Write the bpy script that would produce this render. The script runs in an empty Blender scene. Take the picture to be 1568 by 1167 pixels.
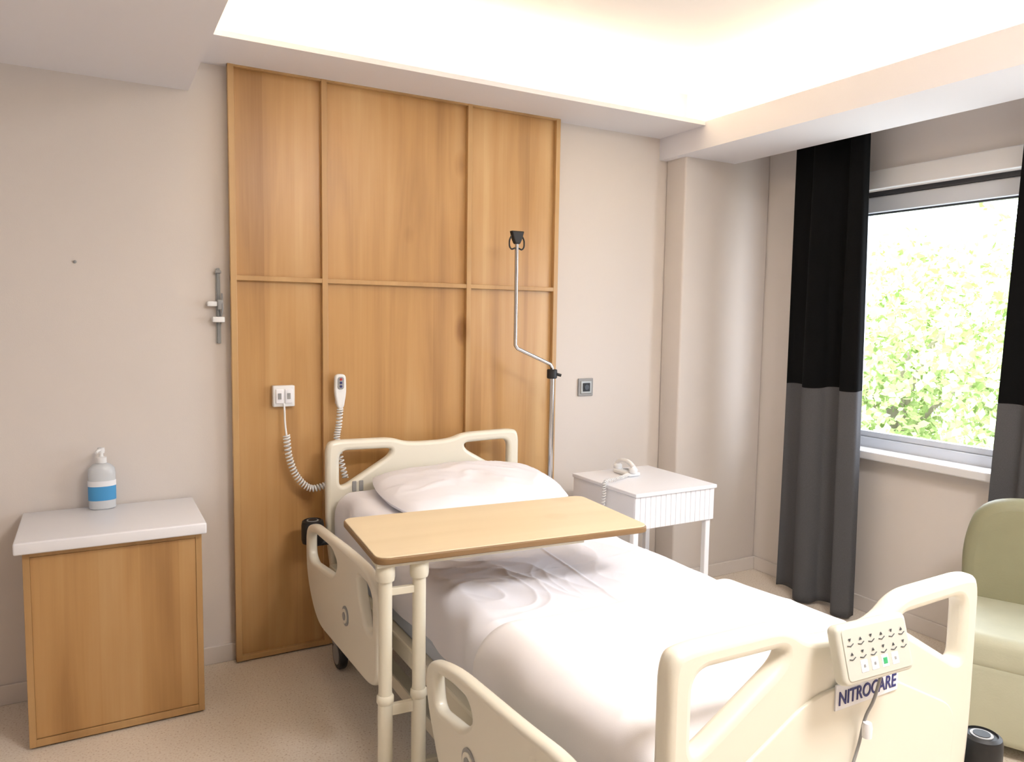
import bpy, math, random
from mathutils import Vector, Matrix, noise
random.seed(7)
S=bpy.context.scene
COL=S.collection
S.view_settings.view_transform='Standard'

# ---------------------------------------------------------------- materials
def srgb(r,g,b):
    f=lambda c:(c/255/12.92) if c/255<=.04045 else ((c/255+.055)/1.055)**2.4
    return (f(r),f(g),f(b),1)
def mat(name,col,rough=.5,metal=0,noise_amt=.0,noise_scale=30,bump=0,bump_scale=200,coat=0,sheen=0,trans=0,alpha=1,sss=0):
    m=bpy.data.materials.new(name); m.use_nodes=True
    nt=m.node_tree; n=nt.nodes; l=nt.links; b=n['Principled BSDF']
    b.inputs['Base Color'].default_value=col; b.inputs['Roughness'].default_value=rough
    b.inputs['Metallic'].default_value=metal
    b.inputs['Coat Weight'].default_value=coat; b.inputs['Sheen Weight'].default_value=sheen
    b.inputs['Transmission Weight'].default_value=trans; b.inputs['Alpha'].default_value=alpha
    tc=n.new('ShaderNodeTexCoord')
    if noise_amt>0:
        t=n.new('ShaderNodeTexNoise'); t.inputs['Scale'].default_value=noise_scale; t.inputs['Detail'].default_value=4
        l.new(tc.outputs['Object'],t.inputs['Vector'])
        r=n.new('ShaderNodeMapRange'); r.inputs['From Min'].default_value=.3; r.inputs['From Max'].default_value=.7
        r.inputs['To Min'].default_value=1-noise_amt; r.inputs['To Max'].default_value=1+noise_amt*.3
        l.new(t.outputs['Fac'],r.inputs['Value'])
        mx=n.new('ShaderNodeVectorMath'); mx.operation='SCALE'; mx.inputs[0].default_value=col[:3]
        l.new(r.outputs[0],mx.inputs['Scale']); l.new(mx.outputs[0],b.inputs['Base Color'])
    if bump>0:
        t=n.new('ShaderNodeTexNoise'); t.inputs['Scale'].default_value=bump_scale; t.inputs['Detail'].default_value=3
        l.new(tc.outputs['Object'],t.inputs['Vector'])
        bp=n.new('ShaderNodeBump'); bp.inputs['Strength'].default_value=bump; bp.inputs['Distance'].default_value=.002
        l.new(t.outputs['Fac'],bp.inputs['Height']); l.new(bp.outputs[0],b.inputs['Normal'])
    return m
def wood(name,c1,c2,c3,rough=.38,axis='Z',plank=.125):
    m=bpy.data.materials.new(name); m.use_nodes=True
    nt=m.node_tree; n=nt.nodes; l=nt.links; b=n['Principled BSDF']; b.inputs['Roughness'].default_value=rough
    tc=n.new('ShaderNodeTexCoord'); mp=n.new('ShaderNodeMapping'); l.new(tc.outputs['Object'],mp.inputs['Vector'])
    sc={'Z':(7,7,.6),'X':(.7,9,9)}[axis]; mp.inputs['Scale'].default_value=sc
    t=n.new('ShaderNodeTexNoise'); t.inputs['Scale'].default_value=1; t.inputs['Detail'].default_value=4; t.inputs['Distortion'].default_value=.5
    l.new(mp.outputs[0],t.inputs['Vector'])
    mp2=n.new('ShaderNodeMapping'); mp2.inputs['Scale'].default_value={'Z':(110,110,2.0),'X':(2.5,130,130)}[axis]; l.new(tc.outputs['Object'],mp2.inputs['Vector'])
    t2=n.new('ShaderNodeTexNoise'); t2.inputs['Scale'].default_value=1; t2.inputs['Detail'].default_value=3; l.new(mp2.outputs[0],t2.inputs['Vector'])
    sx=n.new('ShaderNodeSeparateXYZ'); l.new(tc.outputs['Object'],sx.inputs[0])
    d=n.new('ShaderNodeMath'); d.operation='DIVIDE'; l.new(sx.outputs['X' if axis=='Z' else 'Y'],d.inputs[0]); d.inputs[1].default_value=plank
    fl=n.new('ShaderNodeMath'); fl.operation='FLOOR'; l.new(d.outputs[0],fl.inputs[0])
    wn=n.new('ShaderNodeTexWhiteNoise'); wn.noise_dimensions='1D'; l.new(fl.outputs[0],wn.inputs['W'])
    mp3=n.new('ShaderNodeMapping'); mp3.inputs['Scale'].default_value=(3.4,3.4,1.9); mp3.inputs['Location'].default_value=(.4,1.9,.3); l.new(tc.outputs['Object'],mp3.inputs['Vector'])
    vo=n.new('ShaderNodeTexVoronoi'); vo.inputs['Scale'].default_value=1.0; l.new(mp3.outputs[0],vo.inputs['Vector'])
    kr=n.new('ShaderNodeMapRange'); kr.inputs['From Min'].default_value=.02; kr.inputs['From Max'].default_value=.16; kr.inputs['To Min'].default_value=.42; kr.inputs['To Max'].default_value=0; l.new(vo.outputs['Distance'],kr.inputs['Value'])
    a=n.new('ShaderNodeMath'); a.operation='MULTIPLY_ADD'; l.new(wn.outputs[0],a.inputs[0]); a.inputs[1].default_value=.14; l.new(t.outputs['Fac'],a.inputs[2])
    a2=n.new('ShaderNodeMath'); a2.operation='MULTIPLY_ADD'; l.new(t2.outputs['Fac'],a2.inputs[0]); a2.inputs[1].default_value=.12; l.new(a.outputs[0],a2.inputs[2])
    a3=n.new('ShaderNodeMath'); a3.operation='SUBTRACT'; l.new(a2.outputs[0],a3.inputs[0]); l.new(kr.outputs[0],a3.inputs[1])
    cr=n.new('ShaderNodeValToRGB'); l.new(a3.outputs[0],cr.inputs[0])
    e=cr.color_ramp.elements; e[0].position=.32; e[0].color=c1; e[1].position=.90; e[1].color=c3
    x=e.new(.60); x.color=c2
    l.new(cr.outputs[0],b.inputs['Base Color'])
    return m
WOOD=wood('oak_laminate',srgb(150,108,64),srgb(186,144,92),srgb(201,165,116),rough=.33)
WOODEDGE=wood('oak_edge',srgb(160,122,76),srgb(182,144,96),srgb(196,160,110),plank=9)
TABLEWOOD=wood('maple_top',srgb(214,196,164),srgb(220,203,172),srgb(225,209,179),axis='X',plank=9,rough=.4)
TABLEEDGE=mat('table_edge_brown',srgb(132,102,66),.45)
WALL=mat('wall_paint',srgb(217,209,203),.85,bump=.12,bump_scale=350)
WALLF=mat('wall_paint_low_bounce',srgb(176,160,144),.85,bump=.12,bump_scale=350)  # darker tone made up for the unseen front wall, weakens its bounce light
WHITEP=mat('ceiling_paint',srgb(232,230,235),.9)
TRIM=mat('trim_white',srgb(222,221,222),.5)
def floor_mat():
    m=bpy.data.materials.new('vinyl_floor'); m.use_nodes=True
    nt=m.node_tree; n=nt.nodes; l=nt.links; b=n['Principled BSDF']; b.inputs['Roughness'].default_value=.42
    tc=n.new('ShaderNodeTexCoord')
    t=n.new('ShaderNodeTexNoise'); t.inputs['Scale'].default_value=140; t.inputs['Detail'].default_value=2; l.new(tc.outputs['Object'],t.inputs['Vector'])
    cr=n.new('ShaderNodeValToRGB'); l.new(t.outputs['Fac'],cr.inputs[0])
    e=cr.color_ramp.elements; e[0].position=.30; e[0].color=srgb(194,175,156); e[1].position=.62; e[1].color=srgb(232,222,208)
    x=e.new(.40); x.color=srgb(226,213,198)
    l.new(cr.outputs[0],b.inputs['Base Color']); return m
FLOOR=floor_mat()
CREAM=mat('cream_plastic',srgb(228,223,208),.35,coat=.2)
CREAMD=mat('cream_powdercoat',srgb(222,216,198),.4)
GREY=mat('grey_plastic',srgb(150,150,150),.5)
BLACK=mat('black_rubber',srgb(22,22,24),.5)
DARK=mat('dark_metal',srgb(70,72,76),.4,metal=.4)
CHROME=mat('chrome',srgb(200,200,202),.18,metal=1)
SHEET=mat('white_cotton',srgb(234,233,240),.9,bump=.15,bump_scale=900)
DUVET=mat('duvet_cotton',srgb(234,231,234),.9,bump=.15,bump_scale=700)
WHITE=mat('white_plastic',srgb(234,234,234),.35)
WHITEM=mat('white_melamine',srgb(238,237,241),.35)
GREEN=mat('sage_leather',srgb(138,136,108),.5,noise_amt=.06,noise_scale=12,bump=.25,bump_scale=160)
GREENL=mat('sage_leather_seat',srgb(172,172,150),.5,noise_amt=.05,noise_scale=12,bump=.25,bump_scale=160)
def fabric(name,c,rough):
    m=mat(name,c,rough,noise_amt=.15,noise_scale=300); m.node_tree.nodes['Principled BSDF'].inputs['Specular IOR Level'].default_value=.15; return m
CBLACK=fabric('curtain_black',srgb(9,9,10),.9)
CGREY=fabric('curtain_grey',srgb(84,84,87),.7)
BLUE=mat('label_blue',srgb(70,150,205),.4)
NAVY=mat('navy_ink',srgb(38,42,110),.5)
BOTTLE=mat('bottle_translucent',srgb(226,230,234),.25,trans=.25)
CLEAR=mat('clear_acrylic',srgb(190,195,198),.2,trans=.5)
LABELW=mat('label_white',srgb(236,236,240),.5)
GREENB=mat('green_button',srgb(60,170,110),.4)
PVC=mat('window_pvc',srgb(200,204,212),.35)
GLASSD=mat('gasket_dark',srgb(50,52,58),.5)

# ---------------------------------------------------------------- helpers
def link(o): COL.objects.link(o); return o
def mesh(name,v,f,m,smooth=False):
    me=bpy.data.meshes.new(name); me.from_pydata([tuple(p) for p in v],[],f); me.update()
    if m: 
        for mm in (m if isinstance(m,list) else [m]): me.materials.append(mm)
    if smooth:
        for p in me.polygons: p.use_smooth=True
    return link(bpy.data.objects.new(name,me))
def box(name,x0,x1,y0,y1,z0,z1,m,bev=0,seg=2):
    import bmesh
    bm=bmesh.new(); bmesh.ops.create_cube(bm,size=1)
    for v in bm.verts:
        v.co=Vector((x0+(v.co.x+.5)*(x1-x0),y0+(v.co.y+.5)*(y1-y0),z0+(v.co.z+.5)*(z1-z0)))
    if bev>0: bmesh.ops.bevel(bm,geom=list(bm.edges),offset=bev,segments=seg,profile=.5,affect='EDGES')
    me=bpy.data.meshes.new(name); bm.to_mesh(me); bm.free(); me.materials.append(m)
    if bev>0:
        for p in me.polygons: p.use_smooth=seg>2
    return link(bpy.data.objects.new(name,me))
def curve_to_mesh(cu,name,m,smooth=True):
    o=bpy.data.objects.new('tmp',cu); COL.objects.link(o)
    dg=bpy.context.evaluated_depsgraph_get(); dg.update()
    me=bpy.data.meshes.new_from_object(o.evaluated_get(dg)); bpy.data.objects.remove(o); bpy.data.curves.remove(cu)
    me.name=name; me.materials.clear(); me.materials.append(m)
    for p in me.polygons: p.use_smooth=smooth
    return link(bpy.data.objects.new(name,me))
def tube(name,pts,r,m,smooth=False,res=4):
    cu=bpy.data.curves.new(name,'CURVE'); cu.dimensions='3D'; cu.bevel_depth=r; cu.bevel_resolution=res; cu.use_fill_caps=True
    if smooth:
        sp=cu.splines.new('BEZIER'); sp.bezier_points.add(len(pts)-1)
        for b,p in zip(sp.bezier_points,pts): b.co=p; b.handle_left_type=b.handle_right_type='AUTO'
        cu.resolution_u=12
    else:
        sp=cu.splines.new('POLY'); sp.points.add(len(pts)-1)
        for b,p in zip(sp.points,pts): b.co=(*p,1)
    return curve_to_mesh(cu,name,m)
def lathe(name,prof,loc,m,seg=32,sx=1,sy=1):
    v=[];f=[]
    for r,z in prof:
        for i in range(seg):
            a=2*math.pi*i/seg; v.append((loc[0]+r*sx*math.cos(a),loc[1]+r*sy*math.sin(a),loc[2]+z))
    for j in range(len(prof)-1):
        for i in range(seg):
            k=(i+1)%seg; f.append((j*seg+i,j*seg+k,(j+1)*seg+k,(j+1)*seg+i))
    f.append(tuple(range(seg))[::-1]); f.append(tuple((len(prof)-1)*seg+i for i in range(seg)))
    o=mesh(name,v,f,m,True)
    md=o.modifiers.new('es','EDGE_SPLIT'); md.split_angle=math.radians(40); return o
def rnd(pts,r=.03,n=6):
    out=[];N=len(pts)
    for i in range(N):
        p=Vector(pts[i][:2]); rr=pts[i][2] if len(pts[i])>2 else r
        a=Vector(pts[i-1][:2])-p; b=Vector(pts[(i+1)%N][:2])-p
        ra=min(rr,a.length*.49); rb=min(rr,b.length*.49)
        A=p+a.normalized()*ra; B=p+b.normalized()*rb
        for k in range(n+1):
            t=k/n; out.append(A*(1-t)**2+p*2*t*(1-t)+B*t*t)
    return out
def plate(name,outer,holes,thick,bev,m,axis='XZ',off=0):
    cu=bpy.data.curves.new(name,'CURVE'); cu.dimensions='2D'; cu.fill_mode='BOTH'
    cu.extrude=max(thick/2-bev,.0005); cu.bevel_depth=bev; cu.bevel_resolution=3; cu.offset=-bev
    for loop in [outer]+holes:
        sp=cu.splines.new('POLY'); sp.points.add(len(loop)-1); sp.use_cyclic_u=True
        for b,p in zip(sp.points,loop): b.co=(p[0],p[1],0,1)
    o=curve_to_mesh(cu,name,m,False)
    for v in o.data.vertices:
        x,y,z=v.co
        v.co={'XZ':(x,off-z,y),'YZ':(off+z,x,y),'XY':(x,y,off+z)}[axis]
    o.data.update()
    for p in o.data.polygons: p.use_smooth=True
    md=o.modifiers.new('es','EDGE_SPLIT'); md.split_angle=math.radians(35)
    return o
def group(name,parts,loc=(0,0,0),rotz=0):
    e=bpy.data.objects.new(name,None); COL.objects.link(e); e.empty_display_size=.1
    for p in parts:
        p.parent=e
    e.location=loc; e.rotation_euler=(0,0,rotz); return e
def coil(name,pts,R,turns,r,m):
    P=[Vector(p) for p in pts]
    def cr(t):
        n=len(P)-1; i=min(int(t*n),n-1); u=t*n-i
        p0=P[max(i-1,0)];p1=P[i];p2=P[i+1];p3=P[min(i+2,n)]
        return .5*((2*p1)+(-p0+p2)*u+(2*p0-5*p1+4*p2-p3)*u*u+(-p0+3*p1-3*p2+p3)*u**3)
    out=[];N=turns*12
    for k in range(N+1):
        t=k/N; c=cr(t); d=(cr(min(t+.005,1))-cr(max(t-.005,0))).normalized()
        a=d.cross(Vector((0,1,0))).normalized(); b=d.cross(a)
        an=2*math.pi*turns*t; out.append(c+a*R*math.cos(an)+b*R*math.sin(an))
    return tube(name,out,r,m,res=2)
def text(name,body,size,loc,m,rot=(math.radians(90),0,0),ext=.0006,sx=1):
    cu=bpy.data.curves.new(name,'FONT'); cu.body=body; cu.size=size; cu.extrude=ext; cu.align_x='CENTER'; cu.align_y='CENTER'; cu.offset=size*.012
    o=bpy.data.objects.new('t',cu); COL.objects.link(o); dg=bpy.context.evaluated_depsgraph_get(); dg.update()
    me=bpy.data.meshes.new_from_object(o.evaluated_get(dg)); bpy.data.objects.remove(o)
    me.materials.clear(); me.materials.append(m)
    o=bpy.data.objects.new(name,me); COL.objects.link(o); o.location=loc; o.rotation_euler=rot; o.scale=(sx,1,1); return o

# ---------------------------------------------------------------- room shell
XL,XR,YF,YB=-1.6,3.375,-1.8,3.23
ZC=2.68
box('floor',XL-.1,XR+.25,YF-.1,YB+.1,-.1,0,FLOOR)
box('ceiling',XL-.1,XR+.25,YF-.1,YB+.1,ZC,ZC+.1,WHITEP)
box('wall_back',XL-.1,XR+.25,YB,YB+.1,0,ZC,WALL)
box('wall_left',XL-.1,XL,YF,YB,0,ZC,WALL)
box('wall_front',XL-.1,XR+.25,YF-.1,YF,0,ZC,WALLF)
WY0,WY1,WZ0,WZ1=.10,2.60,.80,2.10
v=[];f=[]
def addbox(x0,x1,y0,y1,z0,z1):
    b=len(v)
    v.extend([(x0,y0,z0),(x1,y0,z0),(x1,y1,z0),(x0,y1,z0),(x0,y0,z1),(x1,y0,z1),(x1,y1,z1),(x0,y1,z1)])
    f.extend([tuple(b+i for i in q) for q in [(0,3,2,1),(4,5,6,7),(0,1,5,4),(1,2,6,5),(2,3,7,6),(3,0,4,7)]])
XO=XR+.25
addbox(XR,XO,YF,WY0,0,ZC);addbox(XR,XO,WY1,YB,0,ZC);addbox(XR,XO,WY0,WY1,0,WZ0);addbox(XR,XO,WY0,WY1,WZ1,ZC)
mesh('wall_right',v,f,WALL)
box('wall_pier',2.75,XR,3.075,YB,0,2.42,WALL,.012,3)
ZS,ZB=2.421,2.3075
box('ceiling_soffit_back',.354,2.70,2.887,YB,ZS,ZS+.02,WHITEP)
box('ceiling_soffit_left',XL,.354,YF,YB,ZB,ZS+.02,WHITEP)
box('ceiling_soffit_right',2.70,3.10,YF,YB,ZB,ZS+.02,WHITEP)
box('ceiling_soffit_front',.354,2.70,YF,-1.0,ZB,ZS+.02,WHITEP)
box('ceiling_curtain_pocket',3.10,XR,YF,3.075,2.44,2.46,WHITEP)
box('ceiling_cove_left',.16,.18,-1.19,YB,ZS+.02,ZC,WHITEP)
box('ceiling_cove_right',2.88,2.90,-1.19,YB,ZS+.02,ZC,WHITEP)
box('ceiling_cove_front',.18,2.88,-1.21,-1.19,ZS+.02,ZC,WHITEP)
BH=.075
box('baseboard_back',XL,2.75,YB-.012,YB,0,BH,WALL,.003)
box('baseboard_pier',2.738,XR,3.063,3.075,0,BH,WALL,.003)
box('baseboard_right',XR-.012,XR,YF,3.063,0,BH,WALL,.003)
box('baseboard_left',XL,XL+.012,YF,YB-.012,0,BH,WALL,.003)

# window
wp=[]
fx0,fx1=XR+.05,XR+.12
fw=.075
wp.append(box('frame_bottom',fx0,fx1,WY0,WY1,WZ0,WZ0+fw,PVC,.006))
wp.append(box('frame_top',fx0,fx1,WY0,WY1,WZ1-.10,WZ1-.022,PVC,.006))
wp.append(box('gasket_top',fx0-.01,fx1-.01,WY0,WY1,WZ1-.022,WZ1,GLASSD))
wp.append(box('frame_near',fx0,fx1,WY0,WY0+fw,WZ0+fw,WZ1-.10,PVC,.006))
wp.append(box('frame_far',fx0,fx1,WY1-fw,WY1,WZ0+fw,WZ1-.10,PVC,.006))
wp.append(box('mullion',fx0,fx1,.95,1.05,WZ0+fw,WZ1-.10,PVC,.006))
for i,(a,b) in enumerate([(WY0+fw,.95),(1.05,WY1-fw)]):
    wp.append(box('sash_bottom_%d'%i,fx0+.012,fx1-.02,a,b,WZ0+fw,WZ0+fw+.03,PVC,.004))
    wp.append(box('sash_far_%d'%i,fx0+.012,fx1-.02,b-.03,b,WZ0+fw,WZ1-.10,PVC,.004))
    wp.append(box('gasket_inner_%d'%i,fx0+.025,fx1-.025,a,b,WZ1-.108,WZ1-.10,GLASSD))
group('window_1',wp)
box('trim_window_head',XR-.03,XR,WY0-.05,WY1+.06,2.10,2.19,TRIM,.004)
box('window_sill',XR-.075,XR+.06,WY0-.05,WY1+.05,.785,.825,TRIM,.006)

# wood wall panel
PY0,PY1=3.19,3.229
pp=[box('board',.495,2.028,PY0+.012,PY1,.006,2.432,WOOD)]
def vr(n,x,w=.024): pp.append(box(n,x-w/2,x+w/2,PY0-.012,PY0+.012,.006,2.434,WOODEDGE,.002))
vr('stile_left',.502);vr('rib_a',.869);vr('rib_b',1.543);vr('stile_right',2.021)
for n,z,w in [('rail_top',2.424,.022),('rail_mid',1.594,.02),('rail_bottom',.017,.022)]:
    pp.append(box(n,.49,2.033,PY0-.010,PY0+.012,z-w/2,z+w/2,WOODEDGE,.002))
group('wood_wall_panel',pp)

# ---------------------------------------------------------------- left cabinet
cp=[]
x0,x1,y0,y1=-.215,.325,2.835,3.21
cp.append(box('panel_front',x0+.02,x1-.02,y0+.004,y0+.022,.035,.65,WOOD,.001))
cp.append(box('side_left',x0,x0+.02,y0,y1,.008,.674,WOODEDGE,.001))
cp.append(box('side_right',x1-.02,x1,y0,y1,.008,.674,WOODEDGE,.001))
cp.append(box('rail_top',x0+.02,x1-.02,y0,y1,.652,.674,WOODEDGE,.001))
cp.append(box('rail_bottom',x0+.02,x1-.02,y0,y1,.008,.033,WOODEDGE,.001))
cp.append(box('back',x0+.02,x1-.02,y1-.01,y1,.035,.65,WOOD))
cp.append(box('white_top',-.236,.338,2.79,3.216,.674,.714,WHITEM,.006,3))
for i,(a,b) in enumerate([(x0+.04,y0+.04),(x1-.04,y0+.04),(x0+.04,y1-.04),(x1-.04,y1-.04)]):
    cp.append(box('foot_%d'%i,a-.015,a+.015,b-.015,b+.015,0,.009,BLACK))
group('bedside_cabinet',cp)

# sanitizer bottle
bx,by,bz=.020,3.165,.714
bp=[lathe('body',[(.038,0),(.045,.004),(.046,.05),(.046,.135),(.043,.155),(.030,.168),(.016,.174),(.016,.182)],(bx,by,bz),BOTTLE,sy=.62)]
bp.append(lathe('label',[(.0468,.035),(.0468,.088)],(bx,by,bz),BLUE,sy=.625))
bp.append(lathe('label_band',[(.0472,.088),(.0472,.108)],(bx,by,bz),LABELW,sy=.628))
bp.append(lathe('cap',[(.018,.174),(.018,.194),(.008,.198),(.006,.215)],(bx,by,bz),WHITE))
bp.append(lathe('pump_head',[(.011,.21),(.013,.22),(.012,.23),(.004,.232)],(bx,by,bz),WHITE))
bp.append(tube('spout',[(bx,by,bz+.223),(bx-.012,by-.028,bz+.223),(bx-.016,by-.036,bz+.217)],.0055,WHITE))
group('hand_sanitizer_bottle',bp)

# ---------------------------------------------------------------- wall items
it=[box('plate',.648,.736,3.168,3.179+.02,1.068,1.156,WHITE,.004,3)]
it.append(box('rocker_a',.658,.689,3.163,3.17,1.082,1.142,WHITEM,.003,3))
it.append(box('rocker_b',.695,.726,3.163,3.17,1.082,1.142,WHITEM,.003,3))
it.append(box('key_a',.667,.680,3.160,3.165,1.10,1.125,GREY,.001))
it.append(box('key_b',.704,.717,3.160,3.165,1.10,1.125,GREY,.001))
it.append(tube('plug_lead',[(.69,3.162,1.082),(.69,3.155,1.06),(.692,3.155,1.0),(.696,3.15,.95)],.004,WHITE,True))
it.append(coil('coiled_cord',[(.696,3.15,.95),(.705,3.145,.86),(.735,3.14,.775),(.79,3.13,.722),(.86,3.12,.735)],.012,26,.0036,WHITE))
group('wall_switch_socket',it)
hs=[plate('body',rnd([(.901,1.20),(.948,1.20),(.950,1.12),(.938,1.05),(.912,1.05),(.899,1.12)],.02),[],.024,.007,WHITE,'XZ',3.157)]
hs.append(plate('keypad',rnd([(.911,1.188),(.938,1.188),(.938,1.135),(.911,1.135)],.012),[],.003,.001,GREY,'XZ',3.144))
RED=mat('red_button',srgb(190,50,50),.4)
for i,z in enumerate([1.178,1.163,1.148]):
    b=lathe('button_%d'%i,[(.005,-.002),(.005,.002)],(0,0,0),NAVY if i else RED); b.rotation_euler=(math.radians(90),0,0); b.location=(.9245,3.141,z); hs.append(b)
hs.append(box('cradle',.908,.94,3.168,3.179,1.07,1.13,WHITE,.003))
hs.append(coil('coiled_cord',[(.925,3.157,1.05),(.918,3.155,.98),(.908,3.15,.92),(.915,3.12,.84),(.93,3.10,.76)],.011,22,.0034,WHITE))
group('nurse_call_handset',hs)
ok=[box('frame',2.20,2.292,3.219,3.23,1.05,1.142,GREY,.003)]
ok.append(box('insert',2.212,2.280,3.214,3.222,1.062,1.130,mat('socket_silver',srgb(165,165,162),.35,metal=.3),.003))
ok.append(box('well',2.224,2.268,3.211,3.215,1.074,1.118,BLACK,.0015))
ok.append(lathe('well_ring',[(.014,0),(.014,.003)],(0,0,0),DARK)); ok[-1].rotation_euler=(math.radians(90),0,0); ok[-1].location=(2.246,3.212,1.096)
group('wall_power_outlet',ok)
rl=[box('rail',.443,.455,3.212,3.222,1.33,1.63,CLEAR,.002)]
rl.append(box('backplate',.440,.458,3.222,3.2299,1.33,1.63,mat('rail_grey',srgb(178,178,178),.4),.002))
rl.append(box('clip_top',.437,.460,3.205,3.215,1.61,1.622,GREY,.003))
rl.append(box('bracket_a',.405,.442,3.195,3.222,1.478,1.498,WHITE,.004,3))
rl.append(box('bracket_a_dark',.442,.464,3.19,3.215,1.465,1.505,GREY,.004,3))
rl.append(box('bracket_b',.422,.468,3.185,3.215,1.415,1.437,WHITE,.004,3))
rl.append(tube('hook',[(.455,3.205,1.43),(.46,3.19,1.47),(.46,3.205,1.53)],.003,GREY,True))
group('wall_medical_rail',rl)
sc=lathe('wall_screw',[(.006,0),(.006,.003),(.003,.005)],(0,0,0),GREY,16); sc.rotation_euler=(math.radians(90),0,0); sc.location=(-.045,3.229,1.632)

# ---------------------------------------------------------------- hospital bed
CX=1.285; HW=.455
bed=[]
def endboard(pref,y,zt,zc,m,zb=.30):
    outer=rnd([(CX-HW+.03,zb,.05),(CX-HW,zb+.25,.1),(CX-HW,zt-.01,.06),(CX-HW+.05,zt,.03),(CX-HW+.285,zt-.004,.05),(CX-.10,zc,.08),
               (CX+.10,zc,.08),(CX+HW-.285,zt-.004,.05),(CX+HW-.05,zt,.03),(CX+HW,zt-.01,.06),(CX+HW,zb+.25,.1),(CX+HW-.03,zb,.05)],.05,8)
    def hole(s):
        return rnd([(CX+s*(HW-.055),zt-.045,.04),(CX+s*(HW-.285),zt-.050,.03),(CX+s*(HW-.275),zt-.08,.03),(CX+s*(HW-.075),zt-.195,.03),(CX+s*(HW-.055),zt-.19,.02)],.03,8)
    bed.append(plate(pref,outer,[hole(-1),hole(1)],.045,.016,m,'XZ',y))
endboard('headboard',3.05,.935,.905,CREAM)
endboard('footboard',.945,.895,.84,CREAM,.26)
for i,x in enumerate([.945,.975]): bed.append(box('headboard_slot_%d'%i,x-.009,x+.009,3.022,3.028,.715,.76,GREY,.003))
bed.append(plate('footboard_relief',rnd([(CX-.36,.34),(CX-.38,.60),(CX-.10,.74),(CX+.10,.74),(CX+.38,.60),(CX+.36,.34)],.06,8),[],.010,.004,CREAM,'XZ',.921))
def siderail(tag,X,dz):
    o1=rnd([(2.995,.40+dz,.10),(2.995,.60+dz,.06),(2.90,.635+dz,.06),(2.45,.655+dz,.1),(2.22,.655+dz,.08),(2.125,.60+dz,.06),(2.13,.32+dz,.05),(2.20,.285+dz,.06),(2.84,.255+dz,.1)],.05,8)
    h1=[rnd([(2.945,.585+dz),(2.86,.605+dz),(2.62,.612+dz),(2.55,.575+dz),(2.60,.515+dz),(2.90,.48+dz),(2.945,.50+dz)],.03,6),
        rnd([(2.33,.61+dz),(2.22,.61+dz),(2.175,.58+dz),(2.175,.46+dz),(2.24,.45+dz),(2.30,.53+dz)],.03,6)]
    bed.append(plate('side_rail_head_'+tag,o1,h1,.036,.013,CREAM,'YZ',X))
    o2=rnd([(1.755,.48+dz,.08),(1.745,.565+dz,.05),(1.60,.605+dz,.08),(1.25,.625+dz,.1),(1.10,.64+dz,.08),(1.0,.61+dz,.06),(.99,.36+dz,.05),(1.05,.285+dz,.06),(1.64,.27+dz,.1)],.05,8)
    h2=[rnd([(1.70,.55+dz),(1.60,.567+dz),(1.50,.57+dz),(1.47,.53+dz),(1.53,.48+dz),(1.68,.46+dz)],.03,6),
        rnd([(1.22,.58+dz),(1.10,.59+dz),(1.05,.57+dz),(1.05,.47+dz),(1.12,.45+dz),(1.18,.52+dz)],.03,6)]
    bed.append(plate('side_rail_foot_'+tag,o2,h2,.036,.013,CREAM,'YZ',X))
    for k,(y,z) in enumerate([(2.45,.425),(1.485,.425)]):
        for j,(r,mm,dx) in enumerate([(.034,GREY,.0195),(.025,CREAM,.0225),(.014,GREY,.0245)]):
            s=-1 if tag=='left' else 1
            b=lathe('rail_badge_%s_%d_%d'%(tag,k,j),[(r,-.0015),(r,.0015)],(0,0,0),mm); b.rotation_euler=(0,math.radians(90),0); b.location=(X+s*dx,y,z+dz); bed.append(b)
    s=1 if tag=='left' else -1
    for k,y in enumerate([2.75,2.35,1.55,1.2]):
        bed.append(tube('rail_arm_%s_%d'%(tag,k),[(X+s*.01,y,.36+dz),(X+s*.05,y,.36+dz*.5),(CX-s*.42,y,.36)],.014,DARK))
siderail('left',.752,0); siderail('right',1.818,-.17)
bed.append(box('frame_left',.835,.885,.98,3.02,.36,.42,CREAMD,.006))
bed.append(box('frame_right',1.685,1.735,.98,3.02,.36,.42,CREAMD,.006))
for k,y in enumerate([1.0,1.6,2.3,2.96]): bed.append(box('frame_cross_%d'%k,.885,1.685,y,y+.05,.365,.415,CREAMD,.005))
bed.append(box('mattress_deck',.865,1.705,.99,2.995,.42,.48,mat('deck_grey',srgb(180,190,205),.5),.01))
bed.append(box('base_left',.90,.95,1.0,3.0,.13,.18,CREAMD,.006)); bed.append(box('base_right',1.62,1.67,1.0,3.0,.13,.18,CREAMD,.006))
for k,y in enumerate([1.02,2.93]): bed.append(box('base_cross_%d'%k,.84,1.73,y,y+.05,.13,.18,CREAMD,.006))
for k,y in enumerate([1.45,2.45]):
    for j,x in enumerate([.96,1.61]):
        bed.append(tube('lift_arm_%d_%d'%(k,j),[(x,y+.25,.16),(x,y-.1,.39)],.022,CREAMD))
for k,(x,y) in enumerate([(.86,2.95),(1.71,2.95),(.86,1.045),(1.71,1.045)]):
    w=lathe('caster_wheel_%d'%k,[(.02,-.016),(.058,-.016),(.062,-.010),(.062,.010),(.058,.016),(.02,.016)],(0,0,0),BLACK); w.rotation_euler=(0,math.radians(90),0); w.location=(x,y,.062); bed.append(w)
    w=lathe('caster_hub_%d'%k,[(.042,-.019),(.042,.019)],(0,0,0),GREY); w.rotation_euler=(0,math.radians(90),0); w.location=(x,y,.062); bed.append(w)
    bed.append(box('caster_fork_%d'%k,x-.026,x+.026,y-.02,y+.03,.10,.135,GREY,.006))
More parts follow.
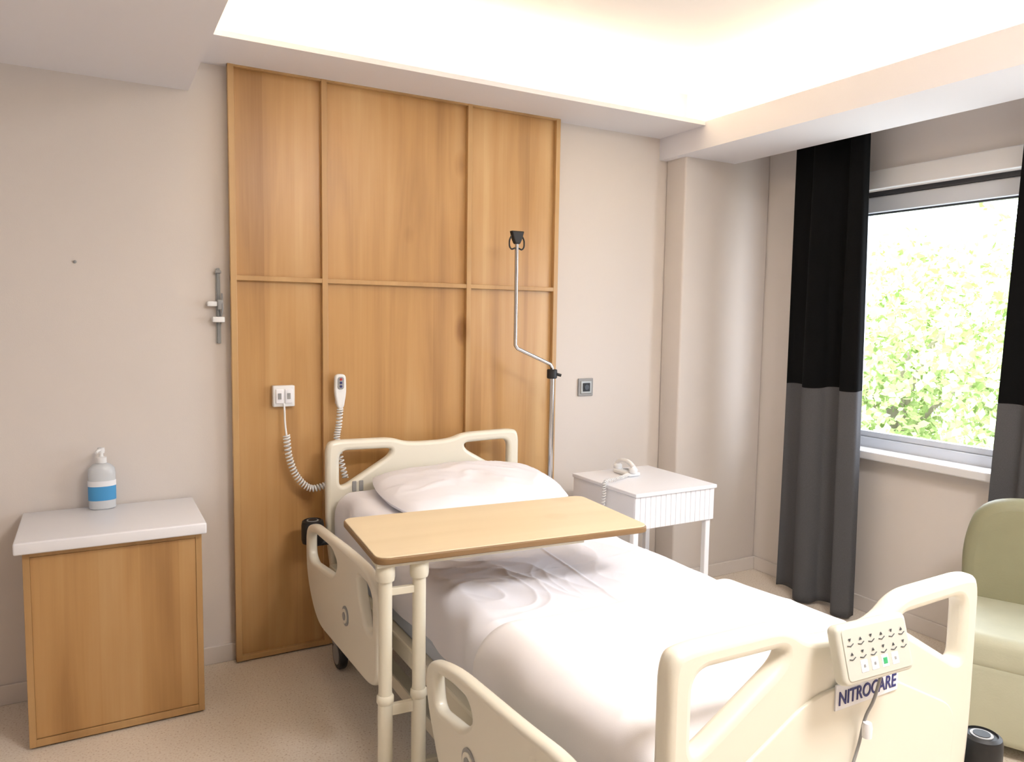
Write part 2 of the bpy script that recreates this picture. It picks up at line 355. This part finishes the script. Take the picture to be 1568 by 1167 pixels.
for k,(x,y,z) in enumerate([(.775,3.045,.56),(1.797,3.045,.50),(.775,.94,.44),(1.80,.93,.445)]):
    bed.append(lathe('bumper_roller_%d'%k,[(.030,-.05),(.042,-.045),(.045,-.03),(.045,.03),(.042,.045),(.034,.05),(.033,.046)],(x,y,z),BLACK))
    bed.append(lathe('bumper_ring_%d'%k,[(.024,.046),(.024,.0485),(.018,.0485)],(x,y,z),GREY))
    bed.append(lathe('bumper_center_%d'%k,[(.018,.046),(.018,.050)],(x,y,z),BLACK))
    bed.append(tube('bumper_arm_%d'%k,[(x,y,z-.052),(CX+(.40 if x>CX else -.40),y,z-.052)],.012,DARK))
# control panel hanging on footboard
ctl=[]
cw,ch=.102,.054
ctl.append(plate('housing',rnd([(-cw,-ch),(cw,-ch),(cw,ch),(-cw,ch)],.016,6),[],.026,.008,mat('panel_ivory',srgb(206,204,192),.4),'XZ',0))
ctl.append(plate('facia',rnd([(-cw+.010,-ch+.008),(cw-.010,-ch+.008),(cw-.010,ch-.008),(-cw+.010,ch-.008)],.010,6),[],.003,.001,mat('facia_grey',srgb(196,196,186),.4),'XZ',-.0135))
for i in range(6):
    x=-.075+i*.030
    for j,z in enumerate([.026,.002,-.024]):
        if j==2 and i in(0,5): continue
        mm=GREENB if (i==3 and j==2) else GREY
        w=.003 if not(i==3 and j==2) else .006
        if j<2:
            ctl.append(mesh('key_%d_%d'%(i,j),[(x-w*1.3,-.0165,z-w),(x+w*1.3,-.0165,z-w),(x,-.0165,z+w)] if (i+j)%2 else [(x-w*1.3,-.0165,z+w),(x+w*1.3,-.0165,z+w),(x,-.0165,z-w)],[(0,1,2)],DARK))
            ctl.append(tube('icon_%d_%d'%(i,j),[(x-.008,-.016,z-.009),(x+.001,-.016,z-.011),(x+.009,-.016,z-.007)],.0008,DARK,res=1))
        else:
            ctl.append(box('key_%d_%d'%(i,j),x-w,x+w,-.0165,-.0145,z-w,z+w,mm,.001))
            ctl.append(box('keyframe_%d_%d'%(i,j),x-.010,x+.010,-.0158,-.0145,z-.011,z+.011,LABELW,.001))
Mt=Matrix.Translation((1.285,.874,.832))@Matrix.Rotation(math.radians(-17),4,'X')@Matrix.Rotation(math.radians(2),4,'Y')
for o in ctl: o.matrix_world=Mt@o.matrix_world; o.name='control_'+o.name; bed.append(o)
bed.append(box('control_hook',1.25,1.32,.885,.935,.815,.827,GREY,.004))
bed.append(tube('control_cable',[(1.318,.870,.78),(1.313,.880,.72),(1.318,.900,.67),(1.308,.905,.61),(1.27,.905,.53),(1.22,.905,.45),(1.19,.92,.39)],.003,GREY,True))
bed.append(lathe('cable_boot',[(.009,0),(.010,.02),(.008,.03)],(1.316,.893,.635),LABELW))
bed.append(box('label_plate',1.243,1.437,.9125,.9165,.696,.748,LABELW,.001))
bed.append(text('label_text','NITROCARE',.0395,(1.340,.9118,.718),NAVY,sx=.82))
# lifting pole
X=1.878;Yp=2.97
bed.append(tube('pole_outer',[(X,Yp,.34),(X,Yp,1.18)],.0125,CHROME))
bed.append(tube('pole_bracket',[(X,Yp,.39),(1.70,Yp,.39)],.014,DARK))
bed.append(tube('pole_upper',[(X,Yp,1.17),(X,Yp,1.222),(X-.012,Yp,1.238),(1.69,Yp,1.312),(1.678,Yp,1.328),(1.678,Yp,1.80)],.0085,CHROME))
bed.append(lathe('pole_clamp',[(.02,-.022),(.024,-.018),(.024,.018),(.02,.022)],(X,Yp,1.192),BLACK))
bed.append(tube('clamp_knob',[(X+.015,Yp-.01,1.192),(X+.038,Yp-.02,1.185)],.007,BLACK))
bed.append(plate('pole_hook_head',rnd([(1.645,1.838),(1.711,1.838),(1.700,1.80),(1.690,1.780),(1.666,1.780),(1.656,1.80)],.006),[],.026,.006,BLACK,'XZ',Yp))
bed.append(tube('pole_hook_left',[(1.652,Yp,1.82),(1.640,Yp,1.79),(1.650,Yp,1.758),(1.668,Yp,1.762)],.0035,BLACK,True))
bed.append(tube('pole_hook_right',[(1.704,Yp,1.82),(1.716,Yp,1.79),(1.706,Yp,1.758),(1.688,Yp,1.762)],.0035,BLACK,True))
# mattress + bedding
def sm(t): t=max(0,min(1,t)); return t*t*(3-2*t)
def ztop(y): return .650+.080*sm((y-2.1)/.75)
def drape(name,x0,x1,y0,y1,top,zb,r,wr,m,ny=220,nt=120):
    a=(x1-x0)/2; cx=(x0+x1)/2
    verts=[];faces=[]
    ns=14;na=12
    for j in range(ny+1):
        y=y0+(y1-y0)*j/ny
        d=min(y-y0,y1-y)
        T=top(y)
        if d<r: T-= r-math.sqrt(max(r*r-(r-d)**2,0))
        row=[]
        rr=min(r,(T-zb)*.9)
        for i in range(ns): row.append((-a,zb+(T-rr-zb)*i/ns,0))
        for i in range(na): 
            t=math.pi/2*i/na; row.append((-a+rr-rr*math.cos(t),T-rr+rr*math.sin(t),i/na))
        for i in range(nt+1): row.append((-a+rr+(2*a-2*rr)*i/nt,T,1))
        for i in range(na): 
            t=math.pi/2*(1-(i+1)/na); row.append((a-rr+rr*math.cos(t),T-rr+rr*math.sin(t),1-(i+1)/na))
        for i in range(ns): row.append((a,T-rr-(T-rr-zb)*(i+1)/ns,0))
        k=len(row)
        for (u,z,w) in row:
            dx,dz=wr(cx+u,y,z,w,1 if u>0 else -1)
            verts.append((cx+u+dx,y,z+dz))
    for j in range(ny):
        for i in range(k-1):
            q=j*k+i; faces.append((q,q+1,q+k+1,q+k))
    return mesh(name,verts,faces,m,True)
def rid(x,y,z,pw): return max(0,1-abs(noise.noise(Vector((x,y,z))))*1.6)**pw
def wr_sheet(x,y,z,w,s):
    n1=noise.noise(Vector((x*2.6,y*2.6,0)))*.006
    reg=math.exp(-((x-1.00)/.22)**2-((y-1.93)/.34)**2)
    wx=noise.noise(Vector((x*3,y*3,5)))*.25
    c=rid((x+y*.55+wx)*5.5,(y-x*.35)*1.3,3.1,4)*.014*(.10+reg)
    c+=rid((x*.5+y+wx)*7,(x-y*.5)*1.6,8.3,4)*.006*(.15+reg)
    c+=rid((x*.8-y*.6+wx)*10,(x+y)*2.0,4.3,4)*.004*(.15+reg)
    c+=rid(x*4,y*1.8+x,12.3,7)*.003
    side=0
    if w<1:
        side=(1-w)*( .008*math.sin(y*23+1.5*math.sin(y*7))+.008*noise.noise(Vector((y*9,z*6,2))))
    fl=math.exp(-((x-(1.33+.10*(y-2)))/.005)**2)*.0025+math.exp(-((y-(1.98+.08*(x-1.3)))/.005)**2)*.002
    return (s*side, w*(n1+c+fl))
bed.append(drape('mattress_sheet',.862,1.712,.985,3.0,ztop,.475,.055,wr_sheet,SHEET,340,170))
def ztop2(y): return ztop(y)+.034-.020*sm((y-1.2)/.5)
def wr_duvet(x,y,z,w,s):
    n1=noise.noise(Vector((x*2.0+5,y*2.2,1)))*.012+noise.noise(Vector((x*5+5,y*4,1)))*.003
    c=rid(x*1.6+y*1.5,y*2.4-x*.8,9,8)*.005
    side=0
    if w<1: side=(1-w)*(.007*math.sin(y*15)+.008*noise.noise(Vector((y*6,z*4,4)))+ .008)
    return (s*side, w*(n1+c))
bed.append(drape('folded_duvet',.846,1.726,.972,1.68,ztop2,.50,.07,wr_duvet,DUVET,150,120))
def pillow(name,cx,cy,cz,w,d,h,m,tilt):
    N=56;verts=[];faces=[]
    def P(u,v,sgn):
        e=(1-abs(u)**2.2)*(1-abs(v)**2.2); e=max(e,0)**.5
        x=u*w/2*math.sqrt(1-.22*v*v); y=v*d/2*math.sqrt(1-.22*u*u)
        z=sgn*h/2*e
        z+= sgn*e*(.014*noise.noise(Vector((u*1.8,v*1.8,sgn*3)))+.008*rid(u*2.2+v*1.4,v*2.6,5,6))
        return Vector((x,y,z))
    for sgn in(1,-1):
        b=len(verts)
        for j in range(N+1):
            for i in range(N+1): verts.append(P(-1+2*i/N,-1+2*j/N,sgn))
        for j in range(N):
            for i in range(N):
                q=b+j*(N+1)+i; f_=(q,q+1,q+N+2,q+N+1); faces.append(f_ if sgn>0 else f_[::-1])
    R=Matrix.Translation((cx,cy,cz))@Matrix.Rotation(tilt,4,'X')
    return mesh(name,[R@p for p in verts],faces,m,True)
bed.append(pillow('pillow',1.34,2.735,.756,.76,.52,.135,SHEET,math.radians(6)))
group('hospital_bed',bed)

# ---------------------------------------------------------------- overbed table
ot=[]
tw,td=.42,.21
cx,cy=1.055,1.975
ot.append(plate('top_edge',rnd([(-tw,-td),(tw,-td),(tw,td),(-tw,td)],.035,8),[],.018,.004,TABLEEDGE,'XY',.820))
ot.append(plate('top_surface',rnd([(-tw+.003,-td+.003),(tw-.003,-td+.003),(tw-.003,td-.003),(-tw+.003,td-.003)],.035,8),[],.004,.0015,TABLEWOOD,'XY',.830))
lx1,lx2,ly=-.385,-.292,-.165
for i,x in enumerate([lx1,lx2]):
    ot.append(tube('leg_%d'%i,[(x,ly,.07),(x,ly,.44)],.0205,CREAMD))
    ot.append(tube('leg_upper_%d'%i,[(x,ly,.44),(x,ly,.80)],.0185,CREAMD))
    ot.append(lathe('collar_%d'%i,[(.0235,.0),(.0255,.01),(.0255,.038),(.021,.045)],(x,ly,.757),CREAMD))
    ot.append(lathe('collar_low_%d'%i,[(.020,.0),(.023,.005),(.023,.02),(.020,.025)],(x,ly,.42),CREAMD))
ot.append(box('bracket_top',lx1-.03,.20,ly-.03,ly+.03,.80,.812,CREAMD,.002))
ot.append(box('bracket_upper',lx1,lx2,ly-.008,ly+.008,.715,.735,CREAMD,.002))
ot.append(box('bracket_lower',lx1,lx2,ly-.008,ly+.008,.385,.415,CREAMD,.002))
ot.append(box('base_beam',lx1-.02,lx2+.02,ly-.20,ly+.26,.05,.085,CREAMD,.008))
ot.append(box('base_foot_a',lx1,.28,ly-.20,ly-.165,.05,.085,CREAMD,.008))
ot.append(box('base_foot_b',lx1,.28,ly+.225,ly+.26,.05,.085,CREAMD,.008))
for k,(x,y) in enumerate([(lx1,ly-.18),(lx1,ly+.24),(.26,ly-.18),(.26,ly+.24)]):
    w=lathe('caster_%d'%k,[(.01,-.012),(.024,-.012),(.025,.0),(.024,.012),(.01,.012)],(0,0,0),BLACK); w.rotation_euler=(math.radians(90),0,0); w.location=(x,y,.025); ot.append(w)
group('overbed_table',ot,(cx,cy,0),math.radians(-4.5))

# ---------------------------------------------------------------- white nightstand
ns=[]
X0,X1,Y0,Y1=2.03,2.49,2.515,3.0
ns.append(box('top',X0-.005,X1+.005,Y0-.008,Y1,.685,.702,WHITEM,.003))
ns.append(box('body',X0,X1,Y0+.010,Y1-.005,.535,.685,WHITEM,.002))
nsl=16
for i in range(nsl):
    w=(X1-X0)/nsl; a=X0+i*w
    ns.append(box('drawer_slat_%d'%i,a+.0006,a+w-.0006,Y0+.003,Y0+.011,.538,.683,WHITEM,.0025,2))
for i,(a,b) in enumerate([(X0+.02,Y0+.03),(X1-.02,Y0+.03),(X0+.02,Y1-.03),(X1-.02,Y1-.03)]):
    ns.append(box('leg_%d'%i,a-.014,a+.014,b-.014,b+.014,0,.54,WHITEM,.004))
group('nightstand',ns)
ph=[]
ph.append(box('base',2.215,2.285,2.80,2.93,.7025,.722,WHITE,.008,4))
ph.append(box('keypad',2.255,2.280,2.83,2.90,.7205,.724,GREY,.001))
ph.append(tube('handset_grip',[(2.242,2.80,.748),(2.240,2.83,.765),(2.239,2.865,.770),(2.240,2.90,.765),(2.242,2.93,.748)],.011,WHITE,True))
ph.append(lathe('earpiece',[(.016,0),(.021,.006),(.021,.020),(.013,.028)],(2.242,2.805,.720),WHITE))
ph.append(lathe('mouthpiece',[(.016,0),(.021,.006),(.021,.020),(.013,.028)],(2.242,2.925,.720),WHITE))
ph.append(coil('coiled_cord',[(2.215,2.81,.714),(2.16,2.78,.713),(2.09,2.75,.714),(2.02,2.725,.713),(2.011,2.72,.66),(2.011,2.73,.58),(2.013,2.74,.50)],.0075,34,.0025,WHITE))
group('telephone',ph)

# ---------------------------------------------------------------- curtains
def curtain(name,X,yt0,yt1,yb0,yb1,zt,zb,zs,folds,amp,seed):
    nu=160
    verts=[];faces=[];mi=[]
    zl=[zb+(zs-zb)*i/30 for i in range(31)]+[zs+(zt-zs)*i/30 for i in range(1,31)]
    for z in zl:
        t=(z-zb)/(zt-zb)
        y0=yb0+(yt0-yb0)*t; y1=yb1+(yt1-yb1)*t
        for i in range(nu+1):
            u=i/nu
            ph_=folds*2*math.pi*u**1.35+.8*math.sin(u*4+seed)
            am=amp*(.7+.4*(1-t))
            x=X+am*math.sin(ph_+.3*math.sin(t*3+seed))+.18*am*math.sin(ph_*2.3+seed+t)
            y=y0+(y1-y0)*u+.35*am*math.sin(ph_*2)
            verts.append((x,y,z+ .012*(1-t)*math.sin(ph_)))
    k=nu+1
    for j in range(60):
        for i in range(nu):
            q=j*k+i; faces.append((q,q+1,q+k+1,q+k)); mi.append(1 if j>=30 else 0)
    o=mesh(name,verts,faces,[CGREY,CBLACK],True)
    for p,m_ in zip(o.data.polygons,mi): p.material_index=m_
    md=o.modifiers.new('s','SOLIDIFY'); md.thickness=.003
    return o
curtain('curtain',3.20,2.75,2.325,2.765,2.28,2.425,.02,1.125,2.2,.036,.4)
curtain('curtain',3.25,1.665,1.44,1.74,1.44,2.425,.02,1.125,2.0,.022,2.0)

# ---------------------------------------------------------------- armchair
ac=[]
ac.append(box('base',-.31,.31,-.26,.27,.045,.33,GREENL,.035,5))
ac.append(box('seat_cushion',-.305,.305,-.265,.20,.29,.415,GREENL,.045,6))
b=plate('backrest',rnd([(-.31,.0,.03),(-.325,.30,.1),(-.27,.47,.12),(0,.49,.2),(.27,.47,.12),(.325,.30,.1),(.31,.0,.03)],.05,8),[],.11,.045,GREEN,'XZ',0)
b.location=(0,.215,.315); b.rotation_euler=(math.radians(-7),0,0); ac.append(b)
for i,(a,c) in enumerate([(-.26,-.21),(.26,-.21),(-.26,.22),(.26,.22)]): ac.append(lathe('foot_%d'%i,[(.016,0),(.02,.046)],(a,c,0),DARK))
group('armchair',ac,(2.900,1.268,0),math.radians(-65.2))

# ---------------------------------------------------------------- outside
box('ground_outside',3.9,30,-18,24,-3.1,-3.0,mat('paving',srgb(170,172,165),.9))
LEAF=[mat('leaf_light',srgb(192,204,150),.8),mat('leaf_mid',srgb(166,184,122),.8),mat('leaf_dark',srgb(138,158,98),.8)]
for m_ in LEAF: m_.node_tree.nodes['Principled BSDF'].inputs['Specular IOR Level'].default_value=.1
BARK=mat('bark',srgb(150,140,125),.9)
def tree(loc,R,n,seed):
    rng=random.Random(seed)
    vs=[];fs=[];mi=[]
    blobs=[(Vector((rng.uniform(-.6,.6)*R,rng.uniform(-.7,.7)*R,rng.uniform(-.55,.6)*R)),R*rng.uniform(.3,.5)) for _ in range(16)]
    for _ in range(n):
        c,r=rng.choice(blobs)
        d=Vector((rng.gauss(0,1),rng.gauss(0,1),rng.gauss(0,1))).normalized()
        p=c+d*r*rng.uniform(.6,1.05)
        a=Vector((rng.gauss(0,1),rng.gauss(0,1),rng.gauss(0,1))).normalized(); b_=a.cross(Vector((rng.gauss(0,1),rng.gauss(0,1),rng.gauss(0,1)))).normalized()
        s=rng.uniform(.05,.10); q=len(vs)
        vs+= [p-a*s,p-b_*s*.6,p+a*s,p+b_*s*.6]; fs.append((q,q+1,q+2,q+3)); mi.append(rng.choice([0,0,1,1,2]))
    o=mesh('canopy',vs,fs,LEAF)
    for pl,m_ in zip(o.data.polygons,mi): pl.material_index=m_
    parts=[o,tube('trunk',[(0,0,-3-loc[2]),(.1,0,-1.0-loc[2]*.3),(0,.1,0)],.14,BARK,True)]
    for k in range(5):
        c,r=blobs[k]; parts.append(tube('branch_%d'%k,[(0,.05,-R*.5),c*.5,c],.04,BARK,True))
    group('tree',parts,loc)
tree((11.5,7.6,.5),2.5,9000,1); tree((11.2,4.2,0),2.3,8000,2); tree((14.5,11.0,.8),3.0,7000,3); tree((14.5,6.4,1.3),3.0,8000,4)

# ---------------------------------------------------------------- lights
def area(name,loc,rot,sx,sy,power,col):
    d=bpy.data.lights.new(name,'AREA'); d.shape='RECTANGLE'; d.size=sx; d.size_y=sy; d.energy=power; d.color=col
    o=bpy.data.objects.new(name,d); COL.objects.link(o); o.location=loc; o.rotation_euler=rot; return o
WARM=(1,.80,.48)
up=(math.pi,0,0)
area('cove_light_back',(1.53,3.02,2.452),up,2.6,.03,15,WARM)
area('cove_light_left',(.25,.95,2.452),up,.03,3.7,23,WARM)
area('cove_light_right',(2.80,.95,2.452),up,.03,3.7,23,WARM)
area('cove_light_front',(1.53,-1.10,2.452),up,2.3,.03,15,WARM)
group('added_fill_lamp',[box('added_fill_housing',1.1,1.9,-.35,.25,ZC-.035,ZC,WHITEP,.004)])  # housing added out of view to carry the fill light
area('added_fill_light',(1.5,-.05,ZC-.038),(0,0,0),.7,.5,68,(1,.97,.955))  # added fill light, out of view, brightens the room from the camera side
pt=area('window_portal',(XR+.2,(WY0+WY1)/2,(WZ0+WZ1)/2),(0,math.radians(90),0),WZ1-WZ0,WY1-WY0,1,(1,1,1)); pt.data.cycles.is_portal=True
sd=bpy.data.lights.new('sun','SUN'); sd.energy=4.5; sd.angle=.05; sd.color=(1,.97,.9)
so=bpy.data.objects.new('sun',sd); COL.objects.link(so); so.rotation_euler=Vector((.35,.45,-.8)).to_track_quat('-Z','Y').to_euler()
w=bpy.data.worlds.new('World'); S.world=w; w.use_nodes=True
w.node_tree.nodes['Background'].inputs[0].default_value=(.82,.90,1,1); w.node_tree.nodes['Background'].inputs[1].default_value=10.5

# ---------------------------------------------------------------- camera
cd=bpy.data.cameras.new('camera'); cd.lens=1150.86/1568*36; cd.sensor_width=36; cd.clip_start=.05
co=bpy.data.objects.new('camera',cd); COL.objects.link(co); S.camera=co
co.matrix_world=Matrix.Translation((0,0,1.45))@Matrix.Rotation(-.5107,4,'Z')@Matrix.Rotation(math.pi/2-.0837,4,'X')@Matrix.Rotation(.0152,4,'Z')
